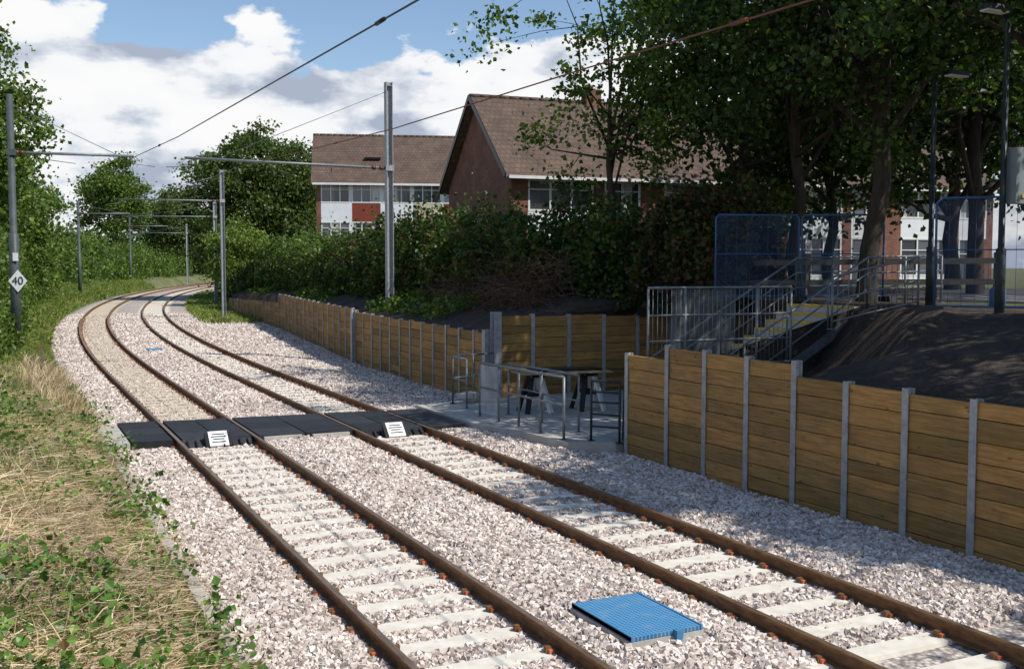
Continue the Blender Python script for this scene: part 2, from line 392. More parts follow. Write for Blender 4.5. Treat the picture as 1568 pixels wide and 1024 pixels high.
# ------------------------------------------------------------------ foot crossing
e=empty('rubber_foot_crossing')
mb=MB(); yA,yB=20.65,23.35
def sk(x): return -.10*(x-3)
for (a,b_) in ((2.15,2.90),(3.06,3.70),(3.71,4.35),(4.50,5.40),(5.41,6.36),(6.51,7.15),(7.16,7.80),(7.95,8.75)):
    for i in range(3):
        L0=(yB-yA)/3; yc=yA+L0*(i+.5)
        x0,x1=a+.004,b_-.004; z=random.uniform(-.006,.004)
        y0=yc-L0/2+.012; y1=yc+L0/2-.012
        vs=[(x0,y0+sk(x0),-.16),(x1,y0+sk(x1),-.16),(x1,y1+sk(x1),-.16),(x0,y1+sk(x0),-.16),(x0,y0+sk(x0),z),(x1,y0+sk(x1),z),(x1,y1+sk(x1),z),(x0,y1+sk(x0),z)]
        mb.add(vs,[(0,3,2,1),(4,5,6,7),(0,1,5,4),(1,2,6,5),(2,3,7,6),(3,0,4,7)])
    if b_-a<.7 and a>3:
        y0=yA+sk(a)
        mb.add([(a,y0-.01,-.01),(b_,y0-.01,-.01),(b_,y0-.30,-.15),(a,y0-.30,-.15),(a,y0-.01,-.16),(b_,y0-.01,-.16)],[(0,3,2,1),(0,4,3),(1,2,5)])
        for k in range(4):
            xx=a+.08+k*.16; mb.tube([(xx,y0-.33,-.12),(xx,y0-.12,-.03)],.022,6)
mb.build('rubber_panels',m_rubber,e,bevel=.006)
mb=MB()
mb.add([(1.6,yA+.1,-.06),(2.13,yA+.1,-.03),(2.13,yB+.1,-.03),(1.6,yB+.1,-.06),(1.6,yA+.1,-.3),(2.13,yA+.1,-.3)],[(0,1,2,3),(4,5,1,0)])
for x in (4.95,5.9): mb.box((x,yA+sk(x)-.06,-.09),(.75,.09,.12),mat=0)
mb.build('concrete_edge',m_concrete,e)
def notice(x,y,z):
    e=empty('anti_trespass_label',(x,y,z))
    mb=MB(); Mx=Matrix.Rotation(math.radians(42),3,'X')
    mb.box((0,0,.03),(.36,.36,.03),M=Mx,mat=0)
    for k,w in ((.10,.24),(.04,.28),(-.02,.20),(-.09,.26)):
        mb.box(Mx@Vector((0,k,.018))+Vector((0,0,.03)),(w,.022,.004),M=Mx,mat=1)
    for s in(-1,1): mb.box((s*.22,.0,-.0),(.06,.34,.06),M=Mx,mat=1)
    mb.build('label_plate',[m_white,m_black],e)
notice(3.70,yA-.25,-.03); notice(7.15,yA+sk(7.15)-.25,-.03)

def cover(cx,cy,sx,sy,z):
    e=empty('blue_pit_cover',(cx,cy,z)); mb=MB()
    mb.box((0,0,.0),(sx,sy,.04),mat=0)
    for s in(-1,1):
        mb.box((s*(sx/2-.01),0,.006),(.02,sy+.01,.045),mat=1)
    mb.box((.1,-sy/2-.03,-.03),(.07,.06,.12),mat=1)
    mb.box((0,0,-.10),(sx+.02,sy+.02,.15),mat=2)
    mb.build('grating_cover',[m_blue,m_bl2,m_concrete],e)
cover(5.38,8.3,.78,1.08,-.045); x,y=P(5.45,44); cover(float(x),float(y),.55,.9,float(tz(44))-.06)

mb=MB()
for i,y in enumerate(np.arange(-2,36,.92)):
    mb.box((1.72+float(tx(y)),y,-.13+random.uniform(-.01,.01)),(.13,.9,.26),rz=random.uniform(-.01,.01))
mb.build('concrete_kerb',m_concrete,bevel=.01)

# ------------------------------------------------------------------ timber retaining walls
def timber_wall(p0,p1,z0,z1,zb,spacing=1.05,bh=.25,endbig=False,lastpost=True):
    e=empty('timber_retaining_wall'); p0=Vector(p0);p1=Vector(p1); d=p1-p0;L=d.length;d.normalize()
    n=max(1,round(L/spacing)); rz=math.atan2(d.y,d.x); nrm=Vector((-d.y,d.x))
    if (nrm.x>0 and abs(d.y)>.5) or (nrm.y>0 and abs(d.x)>.5): nrm=-nrm
    bo=MB();po=MB()
    for i in range(n):
        c=p0+d*(L*(i+.5)/n); zt=z0+(z1-z0)*(i+.5)/n+random.uniform(-.022,.022)
        z=zt
        while z>zb:
            h=min(bh*random.choice([.82,1,1,1.1]),z-zb+.05)
            off=nrm*random.uniform(-.008,.008)
            vs_r=rz+random.uniform(-.004,.004)
            bo.box((c.x+off.x,c.y+off.y,z-h/2),(L/n-.012,.07,h-.010),vs_r)
            z-=h
    for i in range(n+(1 if lastpost else 0)):
        a=p0+d*(L*i/n); zt=z0+(z1-z0)*min(i+.5,n)/n+.03+random.uniform(-.01,.025)
        big=(endbig and i in(0,n))
        w=.105 if not big else .2
        h=zt-zb+(.06 if big else 0)
        f=a+nrm*.052; po.box((f.x,f.y,zb+h/2),(w,.014,h),rz)
        po.box((a.x,a.y,zb+h/2),(.012,.09,h),rz)
        f=a-nrm*.052; po.box((f.x,f.y,zb+h/2),(w,.014,h),rz)
        if big:
            f=a+nrm*.12; po.box((f.x,f.y,zb+h/2),(.012,.122,h),rz); f=a+nrm*.19; po.box((f.x,f.y,zb+h/2),(w,.014,h),rz)
    bo.build('timber_boards',m_timber,e,bevel=.004); po.build('steel_posts',m_galv,e)
timber_wall((10.45,-4.95),(10.45,11.85),1.69,1.69,-.32,1.05,lastpost=False)
timber_wall((10.45,11.85),(10.45,15.1),1.88,1.90,-.32,1.08)
timber_wall((10.45,16.4),(10.45,15.1),1.66,1.66,-.32,1.3,lastpost=False)
timber_wall((11.2,23.85),(16.5,23.85),2.08,2.0,-.2,1.05,endbig=True)
timber_wall((11.15,24.0),(11.62,36.6),1.62,1.66,-.32,1.05,endbig=True)
timber_wall((11.75,37.4),(13.65,56.6),1.75,1.85,-.3,1.2)
timber_wall((13.8,57.2),(14.75,76),1.38,1.1,-.15,1.3)
mb=MB(); mb.box((10.75,11.87,.7),(.5,.06,1.9)); mb.build('wall_return_panel',m_galv)

# ------------------------------------------------------------------ platform + barriers + stairs
mb=MB()
pl=[(8.85,20.3),(9.35,18.2),(9.5,17.0),(10.3,16.6),(16.6,16.6),(16.6,23.8),(11.1,23.8),(8.85,23.25)]
n=len(pl)
mb.add([(x,y,-.35) for x,y in pl]+[(x,y,.01) for x,y in pl],[tuple(range(n,2*n))]+[(i,(i+1)%n,(i+1)%n+n,i+n) for i in range(n)])
mb.build('concrete_path',m_concrete)
def barrier(pts,h=1.15,z=0,mid=(.55,),net=None,posts=1.0,r=.024,mat=None,name='pedestrian_barrier',bars=0):
    e=empty(name); mb=MB()
    for a,b_ in zip(pts[:-1],pts[1:]):
        A=Vector(a if len(a)==3 else (*a,z)); B=Vector(b_ if len(b_)==3 else (*b_,z)); L=(B-A).length; k=max(1,round(L/posts))
        for i in range(k+1):
            p=A.lerp(B,i/k); mb.tube([p,p+Vector((0,0,h))],r,8)
            mb.box(p+Vector((0,0,.01)),(.12,.12,.015))
        mb.tube([A+Vector((0,0,h)),B+Vector((0,0,h))],r,8)
        for m_ in mid: mb.tube([A+Vector((0,0,h*m_)),B+Vector((0,0,h*m_))],r*.8,8)
        if bars:
            kb=int(L/bars)
            for i in range(1,kb): p=A.lerp(B,i/kb); mb.tube([p+Vector((0,0,h*mid[0])),p+Vector((0,0,h))],.007,5)
    mb.build('tube_frame',mat or m_galv_dark,e)
    if net:
        mb=MB()
        A,B=[Vector((*p[:2],z)) if len(p)==2 else Vector(p) for p in net[0]]
        mb.add([A+Vector((0,0,.1)),B+Vector((0,0,.1)),B+Vector((0,0,h-.04)),A+Vector((0,0,h-.04))],[(0,1,2,3)])
        mb.build('mesh_infill',net[1],e)
    return e
barrier([(9.75,23.15),(11.05,23.65)],posts=.7)
barrier([(9.45,20.9),(9.6,17.35)],h=1.2,net=(((9.45,20.9),(9.5,20.0)),m_whitenet),posts=.9,r=.028)
barrier([(9.75,23.15),(9.7,22.2)],posts=1)
barrier([(10.15,20.9),(10.3,18.0)],posts=1.4)
barrier([(10.0,17.0),(10.35,16.55)],posts=.7,mid=(.25,.45,.65,.82),mat=m_dark_steel)
e=empty('trestle_workbench',(11.5,20.9,0.01),rz=math.radians(-8)); mb=MB()
mb.box((0,0,.90),(2.2,.8,.03),mat=0); mb.box((.1,.1,.94),(1.7,.5,.05),mat=1)
for x in(-.65,.65):
    for s in(-1,1):
        mb.bar((x-.28,s*.32,0),(x-.1,s*.1,.86),.11,.06,1); mb.bar((x+.28,s*.32,0),(x+.1,s*.1,.86),.12,.07,2)
        mb.box((x,s*.2,.42),(.34,.04,.09),mat=1)
    mb.box((x,0,.84),(.3,.5,.08),mat=1)
mb.build('trestle_table',[m_wood,m_black,m_white],e)
mb=MB()
for i in range(6): mb.box((10.3+random.uniform(-.3,.3),23.2+random.uniform(-.2,.2),.08+.1*(i//3)),(.4,.2,.12),rz=random.uniform(0,3),r=random.random())
mb.build('loose_concrete_blocks',m_concrete,bevel=.01)
# stairs
e=empty('yellow_edged_stairs'); mb=MB(); ns=14; x0=12.3; rise=2.45/ns; run=.31; ysA,ysB=16.82,18.9
for i in range(ns):
    xx=x0+i*run; z=rise*(i+1)
    mb.box((xx+run/2,(ysA+ysB)/2,z/2),(run-.002,ysB-ysA,z),mat=0)
    mb.box((xx+.025,(ysA+ysB)/2,z-.02),(.07,ysB-ysA-.02,.055),mat=1)
xe=x0+ns*run; mb.box((xe+.6,(ysA+ysB)/2,1.22),(1.2,ysB-ysA,2.44),mat=0)
mb.bar((x0,ysA-.05,.0),(xe,ysA-.05,2.36),.06,.2,mat=2)
mb.build('steps',[m_concrete,m_yellow,m_galv_dark],e)
for yy in (ysA-.10,ysB+.05):
    A=(x0,yy,0.1);B=(xe,yy,2.45);C=(xe+2.2,yy,2.5)
    barrier([A,B,C],h=1.05,posts=1.1,mid=(.35,.68),name='stair_handrail',mat=m_galv_dark)
barrier([(11.0,16.6,1.15),(12.6,16.45,1.15),(14.2,16.3,1.15)],h=1.75,mid=(.15,.42,.7),posts=.8,net=(((11.5,16.55,1.15),(12.9,16.42,1.15)),m_greynet),name='guard_rail_fence',bars=.1)
barrier([(14.9,15.9,2.05),(16.6,15.3,2.45)],h=1.05,mid=(.15,.55),posts=.9,name='crowd_barrier',bars=.11,mat=m_galv_dark)
# ------------------------------------------------------------------ temporary fences
def tempfence(p0,p1,z0,h=2.0):
    e=empty('temporary_mesh_fence'); mb=MB(); A=Vector((*p0,z0));B=Vector((*p1,z0)); up=Vector((0,0,h))
    L=(B-A).length
    mb.tube([A,A+up*.96,A+up+ (B-A)*.03],.022,8); mb.tube([B,B+up*.96,B+up-(B-A)*.03],.022,8)
    mb.tube([A+up+(B-A)*.03,B+up-(B-A)*.03],.022,8); mb.tube([A+Vector((0,0,.12)),B+Vector((0,0,.12))],.02,8)
    mb.tube([A+up*.55,B+up*.55],.012,6)
    n=int(L/.22)
    for i in range(1,n): p=A.lerp(B,i/n); mb.tube([p+Vector((0,0,.12)),p+up],.004,4)
    for P_ in(A,B): mb.box(P_+Vector((0,0,.06)),(.24,.7,.13),mat=1,taper=.85)
    mb.build('fence_frame',[m_blueframe,m_black],e)
    mb=MB(); mb.add([A+Vector((0,0,.13)),B+Vector((0,0,.13)),B+up*.99,A+up*.99],[(0,1,2,3)]); mb.build('netting',m_bluenet,e)
tempfence((14.9,19.7),(16.75,19.0),2.5); tempfence((16.8,18.95),(18.4,18.0),2.5)
tempfence((15.5,13.9),(17.4,11.7),2.45,2.1)

e=empty('timber_post_and_rail_fence'); mb=MB()
A=Vector((16.8,21.0,2.45));B=Vector((21.5,17.4,2.5))
for i in range(5): p=A.lerp(B,i/4); mb.box(p+Vector((0,0,.55)),(.15,.15,1.2))
for z in(.45,.95): mb.bar(A+Vector((0,-.09,z)),B+Vector((0,-.09,z)),.05,.14)
mb.build('posts_and_rails',m_oldwood,e)
e=empty('traffic_cone',(20.6,18.6,2.5)); mb=MB()
mb.box((0,0,.02),(.34,.34,.04),mat=0); mb.tube([(0,0,.04),(0,0,.28)],[.13,.10],16,0); mb.tube([(0,0,.28),(0,0,.44)],[.10,.07],16,1); mb.tube([(0,0,.44),(0,0,.72)],[.07,.025],16,0)
mb.build('cone_body',[m_orange,m_white],e)
e=empty('blue_water_container',(17.3,14.0,2.45)); mb=MB()
mb.tube([(0,0,0),(0,0,.03),(0,0,.40),(0,0,.47),(0,0,.49),(0,0,.56)],[.13,.15,.15,.08,.045,.045],16); mb.build('bottle_body',M('blue_bottle',(.04,.13,.26),None,.4),e)

mb=MB(); mb.add([(20,6,2.52),(60,6,2.52),(60,26,2.52),(20,26,2.52)],[(0,1,2,3)]); mb.build('car_park',m_asphalt)
mb=MB()
for i in range(7): mb.add([(21+i*1.1,16.2,2.524),(21.12+i*1.1,16.2,2.524),(22.2+i*1.1,19.5,2.524),(22.08+i*1.1,19.5,2.524)],[(0,1,2,3)])
mb.build('car_park_markings',m_white)

def lamp(x,y,z,h,arm):
    e=empty('street_lamp',(x,y,z)); mb=MB()
    mb.tube([(0,0,-.2),(0,0,1.2),(0,0,1.22),(0,0,h)],[.085,.085,.055,.045],12)
    mb.tube([(0,0,h-.02),(arm*.35,-.05,h+.06),(arm,-.1,h+.08)],.03,8)
    mb.box((arm*1.0,-.1,h+.06),(.62,.22,.10),mat=0,taper=.7)
    mb.box((arm*1.0,-.1,h-.0),(.5,.17,.03),mat=1)
    mb.build('lamp_column',[m_dark_steel,m_white],e)
    return e
lamp(17.25,15.6,2.5,4.7,.5)
e=lamp(15.50,12.5,2.4,5.15,-.45)
mb=MB(); mb.box((.30,-.1,2.45),(.44,.2,.95)); mb.box((.25,-.21,2.1),(.08,.02,.06),mat=1); mb.build('control_cabinet',[m_grey_box,m_yellow],e)

# ------------------------------------------------------------------ overhead line masts
def mast(x,y,z,top,arm_to,za,style='H',name='overhead_line_mast'):
    e=empty(name,(x,y,z)); mb=MB(); h=top-z
    if style=='H':
        mb.box((-.11,0,h/2),(.02,.26,h)); mb.box((.11,0,h/2),(.02,.26,h)); mb.box((0,0,h/2),(.2,.015,h)); 
        mb.box((0,0,.03),(.5,.5,.06)); mb.box((0,0,h*.985),(.19,.22,.03))
        mat=m_galv
    else:
        mb.tube([(0,0,0),(0,0,h*.45),(0,0,h*.45+.02),(0,0,h)],[.15,.15,.11,.10],12); mb.box((0,0,.03),(.4,.4,.06)); mat=m_mastdark
    zz=za-z; ax,ay=arm_to[0]-x,arm_to[1]-y
    mb.tube([(0,0,zz),(ax,ay,zz+.05)],.045,8,mat=1)
    mb.tube([(0,0,h-.3),(ax*.85,ay*.85,zz+.08)],.012,5,mat=1)
    d=Vector((ax,ay,0)).normalized()
    for k in(.3,.97):
        p=Vector((ax*k,ay*k,zz)); mb.tube([p,p+Vector((0,0,-.22))],.02,6,mat=2); mb.tube([p+Vector((0,0,-.2)),p+d*.8+Vector((0,0,-.28))],.014,6,mat=1)
    for k in(.04,.08): p=Vector((ax*k,ay*k,zz)); mb.tube([p-d*.05,p+d*.08],.08,10,mat=2)
    mb.box((0,0,zz),(.3,.3,.2),mat=0)
    mb.build('mast_column_and_arm',[mat,m_galv_dark,m_brown],e)
    return e
mast(12.7,36.0,1.6,9.9,(5.6,36.0),6.85)
mast(12.5,66.3,.2,9.3,(6.5,68),7.4); mast(15.8,87,.4,8.6,(9.0,90),7.4); mast(24.2,155,.9,9.5,(18,157),8.2)
mast(.45,37.7,.7,8.85,(4.2,37.7),7.0,'T')
mast(6.2,97,.8,9.0,(10.3,96),7.9,'T'); mast(14.6,137,1.0,9.5,(19,136),8.4,'T')
def sign(x,y,z):
    e=empty('speed_limit_sign',(x,y,z),rz=math.radians(-18)); mb=MB(); s=.36
    mb.add([(0,0,-s),(s*.8,0,0),(0,0,s),(-s*.8,0,0),(0,.02,-s),(s*.8,.02,0),(0,.02,s),(-s*.8,.02,0)],[(0,1,2,3),(7,6,5,4),(0,4,5,1),(1,5,6,2),(2,6,7,3),(3,7,4,0)],0)
    mb.build('diamond_plate',[m_white],e)
    cu=bpy.data.curves.new('forty','FONT'); cu.body='40'; cu.size=.36; cu.align_x='CENTER'; cu.align_y='CENTER'; cu.extrude=.002
    t=bpy.data.objects.new('numerals',cu); sc.collection.objects.link(t); t.parent=e; t.location=(0,-.012,0); t.rotation_euler=(math.radians(90),0,0); cu.materials.append(m_black)
    mb=MB(); mb.box((-.05,0,.78),(.16,.03,.26)); mb.build('number_plate',m_white,e)
sign(.53,37.5,2.85)

def wire(name,pts,r,mat):
    e=MB()
    out=[]
    for a,b_ in zip(pts[:-1],pts[1:]):
        for k in range(8):
            t=k/8; out.append(Vector(a).lerp(Vector(b_),t))
    out.append(Vector(pts[-1])); e.tube(out,r,6)
    for t in (.12,.3): 
        i=int(len(out)*t); e.tube([out[i]+Vector((0,-.13,0)),out[i]+Vector((0,.13,0))],.024,8)
    return e.build(name,mat)
m_cu=M('copper_wire',(.20,.08,.05),None,.5,metal=.5)
w1=[(3.7,-2,5.75),(3.7,9.4,5.85),(3.7,14.7,5.98),(3.7,24.6,6.22),(3.8,37.7,6.8)]
w2=[(7.15,-2,5.8),(7.15,8,5.87),(7.15,12.4,5.95),(7.15,20,6.05),(7.2,36,6.62)]
for y in (52,68,82,96,116,136,156):
    x,yy=P(3.7,y); w1.append((float(x),float(yy),6.75+float(tz(y)))); x,yy=P(7.15,y); w2.append((float(x),float(yy),6.6+float(tz(y))))
wire('overhead_contact_wire',w1,.0105,m_black); wire('overhead_contact_wire',w2,.011,m_cu)

# ------------------------------------------------------------------ houses
def window(mb,x0,x1,z0,z1,lights=2,transom=False,y=0):
    f=.075
    mb.box(((x0+x1)/2,y+.06,(z0+z1)/2),(x1-x0-.01,.02,z1-z0-.01),mat=1,r=random.random()*.8)
    mb.box(((x0+x1)/2,y+.02,z0+f/2),(x1-x0,.07,f)); mb.box(((x0+x1)/2,y+.02,z1-f/2),(x1-x0,.07,f))
    for i in range(lights+1):
        x=x0+f/2+(x1-x0-f)*i/lights; mb.box((x,y+.021,(z0+z1)/2),(f,.066,z1-z0-2*f))
    for i in range(lights):
        if random.random()<.75:
            xa=x0+(x1-x0)*i/lights+f; xb=x0+(x1-x0)*(i+1)/lights-f*.6
            k=random.choice([.9,.55,.35]); mb.box(((xa+xb)/2-(xb-xa)*.5*(1-k),y+.045,(z0+z1)/2),((xb-xa)*k,.012,z1-z0-2*f),mat=1,r=random.choice([.6,.95,1.]))
    if transom: mb.box(((x0+x1)/2,y+.019,z1-.38*(z1-z0)/1.2),(x1-x0-2*f,.06,.04))
def gable_roof(mb,L,D,ze,zr,oh=.35,t=.12):
    for s in(0,1):
        y0=-oh if s==0 else D+oh; ym=D/2; sl=(zr-ze)/(D/2); z0=ze-oh*sl
        vs=[(-oh,y0,z0),(L+oh,y0,z0),(L+oh,ym,zr),(-oh,ym,zr)]; vs+= [(a,b_,c-t) for a,b_,c in vs]
        mb.add(vs,[(0,1,2,3),(7,6,5,4),(0,4,5,1),(1,5,6,2),(3,7,4,0)],0)
    x=-oh
    while x<L+oh: mb.tube([(x,D/2,zr+.0),(x+.43,D/2,zr+.012)],.09,8,mat=0); x+=.45
def gables(mb,L,D,ze,zr,z0,mat):
    for x,dx in((0,.24),(L-.24,.24)):
        vs=[(x,0.12,z0),(x,D,z0),(x,D,ze-.12),(x,D/2,zr-.13),(x,0.12,ze-.02)]; vs+=[(a+dx,b_,c) for a,b_,c in vs]
        mb.add(vs,[(0,1,2,3,4),(9,8,7,6,5),(0,5,6,1),(1,6,7,2),(2,7,8,3),(3,8,9,4),(4,9,5,0)],mat)
def houseB():
    e=empty('brick_terrace_house',(18.0,36.8,0),rz=math.radians(-6.1)); L=24;D=8.5;z0=2.0;ze=7.0;zr=10.45
    w=MB();win=MB();rf=MB()
    gables(w,L,D,ze,zr,z0,0); w.box((L/2,D-.12,(z0+ze)/2),(L-.5,.24,ze-z0),mat=0)
    w.box((L/2,.8,(z0+ze)/2),(L-.5,.1,ze-z0-.2),mat=2)  # black sheet behind the windows stands in for the unlit rooms
    for u in range(4):
        x=u*6.0
        def seg(a,b_,za,zb_,mat): w.box((x+(a+b_)/2,.1,(za+zb_)/2),(b_-a,.2,zb_-za),mat=mat)
        seg(.0,.7,z0,ze,0); seg(3.5,4.0,z0,ze,0); seg(5.6,6.0,z0,ze,0)
        for a,b_,li in((.7,3.5,3),(4.0,5.6,2)):
            seg(a,b_,6.75,ze,1); seg(a,b_,4.62,5.5,1)
            window(win,x+a,x+b_,5.5,6.75,li,True)
        seg(.7,3.5,z0,2.9,1); window(win,x+.7,x+3.5,2.9,4.62,3,True)
        seg(5.0,5.6,z0,4.62,0); window(win,x+4.0,x+5.0,2.4,4.62,1,True); seg(4,5,z0,2.4,1)
    w.build('walls',[m_brick,m_wpanel,m_black],e); win.build('windows',[m_white,m_glass],e)
    gable_roof(rf,L,D,ze+.1,zr+.1)
    rf.box((L/2,-.42,6.78),(L+.5,.09,.12),mat=1)
    for s in(0,1):
        ya=-.36 if s==0 else D+.36; rf.bar((-.38,ya,6.82),(-.38,D/2,zr+.06),.05,.2,mat=2)
    rf.box((5.3,D/2,zr+.2),(.7,.6,.9),mat=3); rf.tube([(5.3,D/2,zr+.6),(5.3,D/2,zr+.85)],.11,8,mat=3)
    rf.build('roof',[m_tile,m_white,m_black,m_brick],e)
def houseA():
    e=empty('panelled_terrace_house',(19.1,68.6,0),rz=math.radians(-18)); L=17;D=8.5;z0=1.5;ze=9.05;zr=12.5
    w=MB();win=MB();rf=MB(); gables(w,L,D,ze,zr,z0,0); w.box((L/2,D-.12,(z0+ze)/2),(L-.5,.24,ze-z0),mat=0)
    w.box((L/2,.8,(z0+ze)/2),(L-.5,.1,ze-z0-.2),mat=4)  # dark backing added in place of the shaded rooms behind the glass
    w.box((.15,.1,(z0+ze)/2),(.3,.2,ze-z0),mat=0)
    x=.3; pc=[1,2,1,3,2,1,3]
    for i in range(7):
        b_=x+1.9
        def seg(a,c,za,zb_,mat): w.box(((a+c)/2,.1,(za+zb_)/2),(c-a,.2,zb_-za),mat=mat)
        seg(b_,b_+.14,z0,ze,1)
        seg(x,b_,8.9,ze,1); seg(x,b_,6.35,7.6,pc[i]); seg(x,b_,3.8,5.0,pc[(i+1)%7]); seg(x,b_,z0,2.5,0)
        for (za,zb_) in ((7.6,8.9),(5.0,6.35),(2.5,3.8)): window(win,x,b_,za,zb_,3,True)
        x=b_+.14
    w.build('walls',[m_brick,m_wpanel,m_red,m_cream,m_black],e); win.build('windows',[m_white,m_glass],e)
    gable_roof(rf,L,D,ze+.1,zr+.1); rf.box((L/2,-.42,ze-.22),(L+.5,.09,.14),mat=1)
    rf.bar((3.2,1.9,ze+1.72),(4.3,1.9,ze+1.72),.5,.12,mat=2)
    rf.build('roof',[m_tile,m_white,m_black],e)
houseB(); houseA()

# ------------------------------------------------------------------ foliage
def leaves(Pn,size,up=0.,wr=.42,asp=1.):
    n=len(Pn); nr=rng.normal(size=(n,3)); nr/=np.linalg.norm(nr,axis=1)[:,None]; nr[:,2]+=up; nr/=np.linalg.norm(nr,axis=1)[:,None]
    t=rng.normal(size=(n,3)); a=np.cross(nr,t); a/=np.linalg.norm(a,axis=1)[:,None]; b=np.cross(nr,a)
    s=(size*rng.uniform(.6,1.3,n))[:,None]
    V=np.stack([Pn-a*s*.5*asp,Pn+b*s*wr+nr*s*.12,Pn+a*s*.5*asp,Pn-b*s*wr+nr*s*.12],1).reshape(-1,3)
    F=np.arange(4*n).reshape(n,4)
    return V,F,np.repeat(rng.random(n),4)
def add_leaves(name,Pn,size,mat,parent=None,up=0.,wr=.42):
    V,F,r=leaves(Pn,size,up,wr); return fast_mesh(name,V,F,mat,parent,rnd=r)
def crown_clusters(c,r,n,shell=.35,low=-.7):
    d=rng.normal(size=(n*2,3)); d/=np.linalg.norm(d,axis=1)[:,None]; d=d[d[:,2]>low][:n]
    rad=shell+(1-shell)*rng.random(len(d))**.6
    lump=1+.18*np.sin(d[:,0]*5+c[0])*np.cos(d[:,1]*4+c[1])+.12*np.sin(d[:,2]*7+c[0])
    return np.array(c)+d*np.array(r)*(rad*lump)[:,None]
def tree(base,crown,rad,ncl,per,sig,lsize,mat,trunk_r,name='broadleaf_tree',fork=.3,limbs=9,low=-.7,lean=.3):
    e=empty(name,tuple(base)); b=np.array(base,float); c=np.array(crown,float)-b
    cl=crown_clusters(c,rad,ncl,low=low)
    mb=MB(); H=c[2]; fk=np.array([c[0]*.25+rng.uniform(-lean,lean),c[1]*.25+rng.uniform(-lean,lean),max(H-rad[2]*.75,H*fork)])
    top=c+np.array([0,0,rad[2]*.45])
    w=rng.normal(0,.10,(3,3))*lean/.3; w[:,2]=0
    tr=[(0,0,-.3),(0,0,.1),tuple(fk*.3+w[0]),tuple(fk*.65+w[1]),tuple(fk),tuple((fk+top)/2+rng.normal(0,.35,3)),tuple(top)]
    mb.tube(tr,[trunk_r*1.3,trunk_r*1.12,trunk_r*.95,trunk_r*.88,trunk_r*.82,trunk_r*.45,trunk_r*.1],10)
    ends=[]
    idx=rng.choice(len(cl),min(limbs,len(cl)),replace=False)
    for i in idx:
        t=rng.uniform(-.35,.7); s=fk+(top-fk)*t*.6 if t>0 else fk*(1+t); m=(s+cl[i])/2+np.array([0,0,-.06*rad[2]])+rng.normal(0,.3,3)
        m2=(m+cl[i])/2+rng.normal(0,.18,3)
        mb.tube([tuple(s),tuple(m),tuple(m2),tuple(cl[i])],[trunk_r*.45*(1-abs(t)*.5),trunk_r*.28,trunk_r*.16,trunk_r*.06],6); ends+= [m,cl[i],m2,s]
    ends=np.array(ends)
    for i in range(0,len(cl),max(1,len(cl)//70)):
        k=np.argmin(np.linalg.norm(ends-cl[i],axis=1)); mb.tube([tuple(ends[k]),tuple((ends[k]+cl[i])/2+rng.normal(0,.12,3)),tuple(cl[i])],[trunk_r*.13,trunk_r*.09,trunk_r*.03],4)
    mb.build('trunk_and_limbs',m_bark,e)
    sg=sig*rng.uniform(.5,1.3,len(cl))
    Pn=(cl[:,None,:]+rng.normal(size=(len(cl),per,3))*np.array([1,1,.6])*sg[:,None,None]).reshape(-1,3)
    add_leaves('leaf_crown',Pn,lsize,mat,e,up=.3)
    return e
# right-hand big trees
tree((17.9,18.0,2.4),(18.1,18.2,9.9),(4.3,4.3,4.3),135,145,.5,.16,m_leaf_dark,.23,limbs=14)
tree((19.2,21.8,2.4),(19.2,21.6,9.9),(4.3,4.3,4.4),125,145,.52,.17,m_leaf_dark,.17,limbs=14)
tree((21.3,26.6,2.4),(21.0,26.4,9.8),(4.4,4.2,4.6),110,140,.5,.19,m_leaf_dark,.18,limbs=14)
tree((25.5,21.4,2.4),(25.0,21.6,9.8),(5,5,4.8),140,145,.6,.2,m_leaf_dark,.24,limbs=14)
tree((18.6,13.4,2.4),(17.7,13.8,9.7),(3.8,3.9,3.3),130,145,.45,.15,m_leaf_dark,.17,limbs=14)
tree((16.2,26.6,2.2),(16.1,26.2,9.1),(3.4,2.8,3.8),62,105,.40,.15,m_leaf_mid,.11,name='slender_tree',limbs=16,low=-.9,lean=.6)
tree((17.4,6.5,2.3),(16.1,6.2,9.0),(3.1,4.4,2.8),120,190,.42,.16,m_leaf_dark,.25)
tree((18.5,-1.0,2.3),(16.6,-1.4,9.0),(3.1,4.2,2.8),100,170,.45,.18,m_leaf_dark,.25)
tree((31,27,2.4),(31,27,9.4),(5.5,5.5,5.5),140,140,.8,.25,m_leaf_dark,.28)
tree((27.5,29.5,2.4),(27.5,29.5,8.8),(4.2,4,3.8),90,130,.6,.24,m_leaf_dark,.2)
tree((25.5,30.5,2.4),(25.5,30.5,4.9),(1.5,1.5,1.8),40,120,.35,.15,m_leaf_light,.08,name='small_tree')
# left and distant trees
tree((-1.2,58,1),(-1.9,58,9.0),(4.3,4.6,7.0),180,150,.65,.24,m_leaf_mid,.3)
tree((0.5,76,1),(.0,76,5.8),(3.6,5,5.4),120,140,.6,.26,m_leaf_mid,.2)
tree((21.2,95.5,1.5),(21.0,95.5,9.4),(5.4,5.0,6.2),190,150,.7,.30,m_leaf_far,.3)
tree((25.8,99,1.5),(26,99,9.4),(4.6,4.5,5.6),140,140,.7,.30,m_leaf_far,.3)
tree((17,181,1),(17,181,13.8),(5.6,5.6,6.6),130,130,.9,.45,m_leaf_mid,.35)
tree((29.5,197,1),(29.5,197,10.8),(6,6,7.5),140,130,1.0,.5,m_leaf_far,.35)
tree((17.2,84,1.2),(17.4,84,4.3),(2.6,2.6,3.0),70,150,.5,.2,m_leaf_light,.1,name='yellow_green_shrub_tree')

